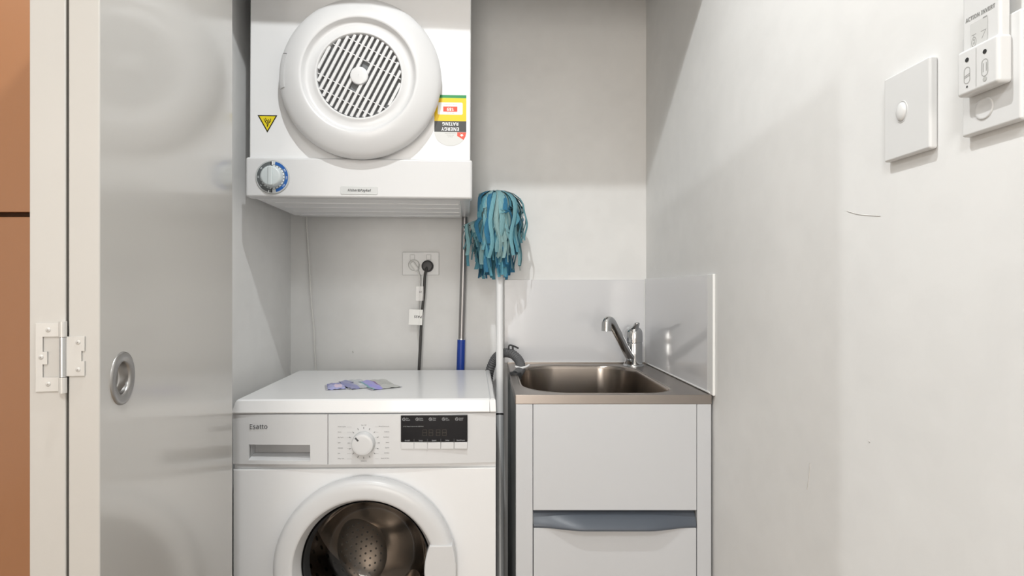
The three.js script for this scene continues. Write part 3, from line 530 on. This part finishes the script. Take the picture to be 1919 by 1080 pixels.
// ---------------------------------------------------------------- drain hose and its clip
{
  const o = thing('drain_hose', 'grey ribbed drain hose arching from behind the washer into the sink corner', 'hose', [X(945, 1.83), 0.86, -1.83]);
  const q = (u, v, d) => [X(u, d) - o.position.x, Y(v, d) - 0.86, -d - o.position.z];
  const P = [q(914, 790, 1.86), q(914, 730, 1.85), q(918, 695, 1.84), q(928, 672, 1.83), q(943, 662, 1.80), q(960, 664, 1.77), q(973, 677, 1.74), q(975, 694, 1.70), q(966, 704, 1.665)];
  const curve = new THREE.CatmullRomCurve3(P.map((p) => new THREE.Vector3(...p))), g = new THREE.TubeGeometry(curve, 260, 0.0135, 14, false), p = g.attributes.position;
  for (let i = 0; i <= 260; i++) { const c = curve.getPointAt(i / 260), k = 1 + 0.06 * Math.sin(i * 1.25); for (let j = 0; j <= 14; j++) { const n = i * 15 + j; const v = new THREE.Vector3().fromBufferAttribute(p, n).sub(c).multiplyScalar(k).add(c); p.setXYZ(n, v.x, v.y, v.z); } }
  g.computeVertexNormals(); mesh('hose', g, M.hose, o);
  const e = q(966, 706, 1.66); mesh('hose_end', cyl([e[0], e[1] - 0.008, e[2]], [e[0], e[1] + 0.012, e[2]], 0.017), M.rubber, o);
  const h = q(957, 655, 1.775); mesh('hose_hook', [tube([[h[0] - 0.006, h[1] - 0.006, h[2]], [h[0] - 0.004, h[1] + 0.012, h[2]], [h[0] + 0.006, h[1] + 0.011, h[2]], [h[0] + 0.024, h[1] + 0.003, h[2]]], 0.0026, 24, 8), tube([[h[0] + 0.006, h[1] + 0.010, h[2]], [h[0] + 0.007, h[1] - 0.008, h[2]]], 0.0028, 6, 8)], M.rubber, o);
  const r = q(976, 687, 1.71); mesh('white_clip', [tube([[r[0] - 0.016, r[1] + 0.001, r[2] + 0.012], [r[0] - 0.002, r[1] - 0.002, r[2] + 0.020], [r[0] + 0.016, r[1] + 0.001, r[2] + 0.012], [r[0] + 0.024, r[1] + 0.004, r[2] - 0.002]], 0.0034, 30, 8)], M.clip, o);
}
// ---------------------------------------------------------------- poles
{
  const d = 1.873, o = thing('broom_pole', 'grey metal pole with a blue grip leaning on the wall beside the outlet', 'pole', [X(862, d), 0, -d]);
  const at = (y) => { const v = CV + (EYE - y) * F / d; return X(864.5 + (637 - v) * 0.0285, d) - o.position.x; };
  const y1 = Y(637, d);
  mesh('pole', cyl([at(y1), y1, 0], [at(1.62), 1.62, 0], 0.0098, 0.0098, 24), M.pole, o);
  mesh('ferrule', cyl([at(y1 - 0.002), y1 - 0.002, 0], [at(y1 + 0.004), y1 + 0.004, 0], 0.0115), M.chrome, o);
  mesh('grip', [cyl([at(0.0), 0.0, 0], [at(y1), y1, 0], 0.0128, 0.0128, 24)], M.blue, o);
}
{
  const foot = [0.0300, 0, -1.45], head = [0.0345, 1.15, -1.80];
  const o = thing('string_mop', 'upside-down mop with teal cloth strips and white handle in the gap beside the washer', 'mop', foot);
  const at = (y) => { const k = y / 1.15; return [(head[0] - foot[0]) * k, y, (head[2] - foot[2]) * k]; };
  const yr = 0.745;
  mesh('handle', cyl(at(yr), at(1.37), 0.0106, 0.0106, 24), M.poleWhite, o);
  mesh('ring', cyl(at(yr - 0.005), at(yr), 0.0110), M.black, o);
  mesh('lower_handle', cyl(at(0), at(yr - 0.005), 0.0110, 0.0110, 24), M.poleSilver, o);
  const top = at(1.385); mesh('mop_socket', cyl(at(1.33), at(1.392), 0.022, 0.030), std(lin(0.10, 0.28, 0.33), 0.6), o);
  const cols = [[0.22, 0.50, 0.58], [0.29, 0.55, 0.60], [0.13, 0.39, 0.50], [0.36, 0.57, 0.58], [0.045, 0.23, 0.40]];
  const cloth = noiseTex(128, [30, 61], 70, 225, 91); cloth.colorSpace = THREE.SRGBColorSpace;
  const mats = cols.map((c) => std(lin(...c), 0.9, { side: THREE.DoubleSide, map: cloth, bumpMap: cloth, bumpScale: 0.0004 }));
  const cxm = X(929, 1.79) - foot[0], czm = -1.792 - foot[2];
  for (let k = 0; k < 225; k++) {
    const layer = k % 3, phi = k * 2.399963 + rr(-0.2, 0.2), out = [0.62, 0.82, 1.0][layer] * rr(0.86, 1.08);
    const yTop = 1.402 - rr(0, 0.016), yEnd = layer === 2 ? rr(1.19, 1.345) : layer === 1 ? rr(1.155, 1.28) : rr(1.128, 1.19);
    const rx = 0.086 * out, rz = 0.072 * out, wid = rr(0.0046, 0.0078), tw = rr(-1.1, 1.1), sway = rr(-0.012, 0.012), kink = rr(0, 6.3), bulge = rr(0.86, 1.06);
    const fnC = (t) => {                                          // centre line: over the crown, then down
      const a = Math.min(1, t / 0.34), e = Math.sin(a * Math.PI / 2), drop = 1 - Math.cos(a * Math.PI / 2);
      let y = t < 0.34 ? yTop - 0.055 * drop : yTop - 0.055 - (yTop - 0.055 - yEnd) * (t - 0.34) / 0.66;
      const r = 0.10 + 0.90 * e, f = t < 0.34 ? 1 : 1 + (bulge - 1) * (t - 0.34) / 0.66;
      let x = cxm + Math.cos(phi) * rx * r * f + sway * t + (0.002 + 0.004 * t) * Math.sin(t * 10 + kink);
      let z = czm + Math.sin(phi) * rz * r * f + 0.0025 * Math.cos(t * 11 + kink);
      const wx = x + foot[0];
      if (y > 1.30 && wx < -0.026) x = -0.026 - foot[0] + (wx + 0.026) * 0.05;
      return [x, y, Math.max(z, -(DB - 0.010) - foot[2])];
    };
    const g = sheet((s, t) => {
      const c = fnC(t), ph = phi + Math.PI / 2 + tw * t, ww = wid * (s - 0.5) * 2 * (0.75 + 0.25 * Math.min(1, t * 4));
      const curl = 0.0016 * (1 - (2 * s - 1) ** 2);
      return [c[0] + Math.cos(ph) * ww + Math.cos(phi) * curl, c[1], Math.max(c[2] + Math.sin(ph) * ww + Math.sin(phi) * curl, -(DB - 0.0075) - foot[2])];
    }, 2, 14);
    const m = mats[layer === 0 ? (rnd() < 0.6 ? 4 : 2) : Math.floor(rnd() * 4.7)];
    mesh('mop_strip', g, m, o);
  }
}
// ---------------------------------------------------------------- sachets on the washer
{
  const sach = (label, u, v, w, h, rot, lift, paint) => {
    const d = (EYE - 0.8495) * F / (v - CV), o = thing('sachet', label, 'sachet', [X(u, d), 0.8500, -d], rot, 'detergent sachets on the washer lid');
    const tex = canvasTex(256, 160, paint);
    const f = (side) => (s, t) => { const e = Math.sin(Math.PI * s) ** 0.5 * Math.sin(Math.PI * t) ** 0.6; const crump = 0.0007 * Math.sin(s * 21 + t * 9) + 0.0006 * Math.sin(t * 17 - s * 7); return [(s - 0.5) * w, (side > 0 ? 0.0012 + lift * (t ** 2) * 0.5 + 0.0065 * e + crump : 0.0004 + lift * (t ** 2) * 0.5 * 0.98 + 0.0002 * e) + (side > 0 ? 0 : 0), (0.5 - t) * h]; };
    mesh('pouch', [sheet(f(1), 28, 20), sheet(f(-1), 28, 20)], phys(0xffffff, 0.35, { map: tex, side: THREE.DoubleSide, clearcoat: 0.5, clearcoatRoughness: 0.25 }), o);
    mesh('seal', [bx(-w / 2 - 0.005, -w / 2, 0.0002, 0.0012, -h / 2, h / 2), bx(w / 2, w / 2 + 0.005, 0.0002, 0.0012, -h / 2, h / 2)], phys(lin(0.5, 0.5, 0.55), 0.35, { metalness: 0.3 }), o);
  };
  const scrib = (g, x, y, w, n, col) => { g.strokeStyle = col; g.lineWidth = 3; for (let i = 0; i < n; i++) { g.beginPath(); g.moveTo(x, y + i * 12); g.lineTo(x + w * (0.6 + 0.4 * Math.abs(Math.sin(i * 2.3))), y + i * 12); g.stroke(); } };
  sach('small lilac and pink sachet lying alone at the left on the washer lid', 630, 726.5, 0.044, 0.072, 0.30, 0.006, (g, w, h) => { g.fillStyle = '#8f90c4'; g.fillRect(0, 0, w, h); g.fillStyle = '#a9acd8'; g.fillRect(0, 85, w, 75); g.fillStyle = '#d6c3d8'; g.beginPath(); g.ellipse(150, 110, 60, 34, 0, 0, 7); g.fill(); g.fillStyle = '#9d9ca4'; g.fillRect(0, 0, w, 22); scrib(g, 100, 34, 110, 3, '#77759a'); });
  sach('silver grey sachet with lilac left end, lying between the other two', 668, 724, 0.062, 0.090, 0.62, 0.016, (g, w, h) => { g.fillStyle = '#b6b9bf'; g.fillRect(0, 0, w, h); g.fillStyle = '#8d8fb6'; g.fillRect(0, 0, 90, h); g.fillStyle = '#c5cbd0'; g.fillRect(120, 30, 100, 100); scrib(g, 126, 44, 84, 6, '#8a8d90'); g.fillStyle = '#4f5169'; g.fillRect(60, 70, 40, 9); });
  sach('silver sachet with bright lilac stripe, lying at the right of the three', 711, 724.5, 0.074, 0.092, 0.62, 0.018, (g, w, h) => { g.fillStyle = '#b7b8b5'; g.fillRect(0, 0, w, h); g.fillStyle = '#9b96d6'; g.fillRect(10, 0, 76, h); g.fillStyle = '#7fa3b0'; g.fillRect(0, 0, 16, h); g.fillStyle = '#7d5f8c'; g.fillRect(86, 20, 14, 110); scrib(g, 112, 40, 110, 7, '#8f908c'); });
}
// ---------------------------------------------------------------- fittings on the right wall
{
  const y0 = 1.261, y1 = 1.367;
  const o = thing('light_switch', 'white light switch plate with one small rocker on the right wall', 'switch', [XR, y0, -0.71]);
  mesh('plate', rb(-0.0095, 0, 0, y1 - y0, -0.039, 0.0395, 0.0028), M.plate, o);
  const g = new THREE.SphereGeometry(1, 24, 16); g.scale(0.0042, 0.0115, 0.0085); g.translate(-0.0098, 1.3165 - y0, -0.006); mesh('rocker', g, M.plate, o);
  mesh('rocker_collar', latheZ([[0.0105, 0], [0.0115, 0.0012], [0.0125, 0]], 32).scale(0.85, 1.1, 1).rotateY(-Math.PI / 2).translate(-0.0092, 1.3165 - y0, -0.006), M.plate, o);

  const c = thing('wall_controller', 'white wall controller with icon buttons and printed label near the right edge', 'controller', [XR, y0, -0.59]);
  mesh('plate', rb(-0.0095, 0, 0, y1 - y0, -0.036, 0.0345, 0.0028), M.plate, c);
  mesh('round_button', latheZ([[0.0001, 0.0006], [0.009, 0.0006], [0.0105, 0.0012], [0.0112, 0]], 40).rotateY(-Math.PI / 2).translate(-0.0096, 0.023, -0.007), M.plate, c);
  const hold = mesh('button_holder', rb(-0.0235, -0.009, 0.0385, 0.0855, -0.025, 0.0255, 0.0035), M.plate, c);
  const remote = mesh('label_body', rb(-0.0200, -0.0092, 0.050, 0.155, -0.022, 0.0235, 0.003), M.plate, c);
  const side = (w, h, tex, x, y, z, parent, name) => { const q = new THREE.PlaneGeometry(w, h); q.rotateY(-Math.PI / 2); q.translate(x, y, z); mesh(name, q, print(tex), parent); };
  const t1 = canvasTex(512, 480, (g, w, h) => {
    g.clearRect(0, 0, w, h); g.strokeStyle = '#b5b5b2'; g.lineWidth = 4; g.beginPath(); g.moveTo(w / 2, 20); g.lineTo(w / 2, h - 20); g.stroke();
    for (const x of [130, 372]) { g.fillStyle = '#2a2a2a'; g.beginPath(); g.ellipse(x, 105, 26, 26, 0, 0, 7); g.fill(); g.strokeStyle = '#a5a5a2'; g.lineWidth = 6; g.beginPath(); g.roundRect(x - 40, 190, 80, 190, 40); g.stroke(); }
    g.beginPath(); g.moveTo(95, 290); g.lineTo(165, 275); g.moveTo(95, 310); g.lineTo(165, 295); g.stroke(); g.beginPath(); g.moveTo(352, 230); g.lineTo(352, 330); g.moveTo(392, 230); g.lineTo(392, 330); g.stroke();
    g.fillStyle = '#4a4a4a'; g.beginPath(); g.arc(130, 420, 13, 0, 7); g.fill(); g.fillStyle = '#bdbdba'; g.beginPath(); g.arc(372, 415, 26, 0, 7); g.fill();
  });
  side(0.0455, 0.042, t1, -0.0238, 0.062, 0.000, hold, 'button_print');
  const t2 = canvasTex(512, 512, (g, w, h) => {
    g.clearRect(0, 0, w, h); g.fillStyle = '#8e8e8c'; g.font = 'bold 62px sans-serif'; g.textAlign = 'center'; g.textBaseline = 'middle'; g.fillText('ACTION INVERT', w / 2, 120, 440);
    g.fillStyle = '#d3d3d1'; g.fillRect(110, 190, 260, 260); g.fillStyle = '#9b9b99'; g.fillRect(300, 180, 60, 16);
    g.strokeStyle = '#9b9b99'; g.lineWidth = 9; g.beginPath(); g.moveTo(130, 320); g.lineTo(200, 320); g.moveTo(165, 320); g.lineTo(165, 345); g.stroke(); g.beginPath(); g.ellipse(165, 400, 34, 52, 0, 0, 7); g.stroke(); g.beginPath(); g.arc(165, 375, 8, 0, 7); g.arc(165, 415, 8, 0, 7); g.stroke();
    g.beginPath(); g.moveTo(270, 325); g.lineTo(345, 325); g.lineTo(285, 405); g.stroke();
  });
  side(0.041, 0.047, t2, -0.0203, 0.1035, 0.0005, remote, 'label_print');
}
renderer.render(scene, camera);
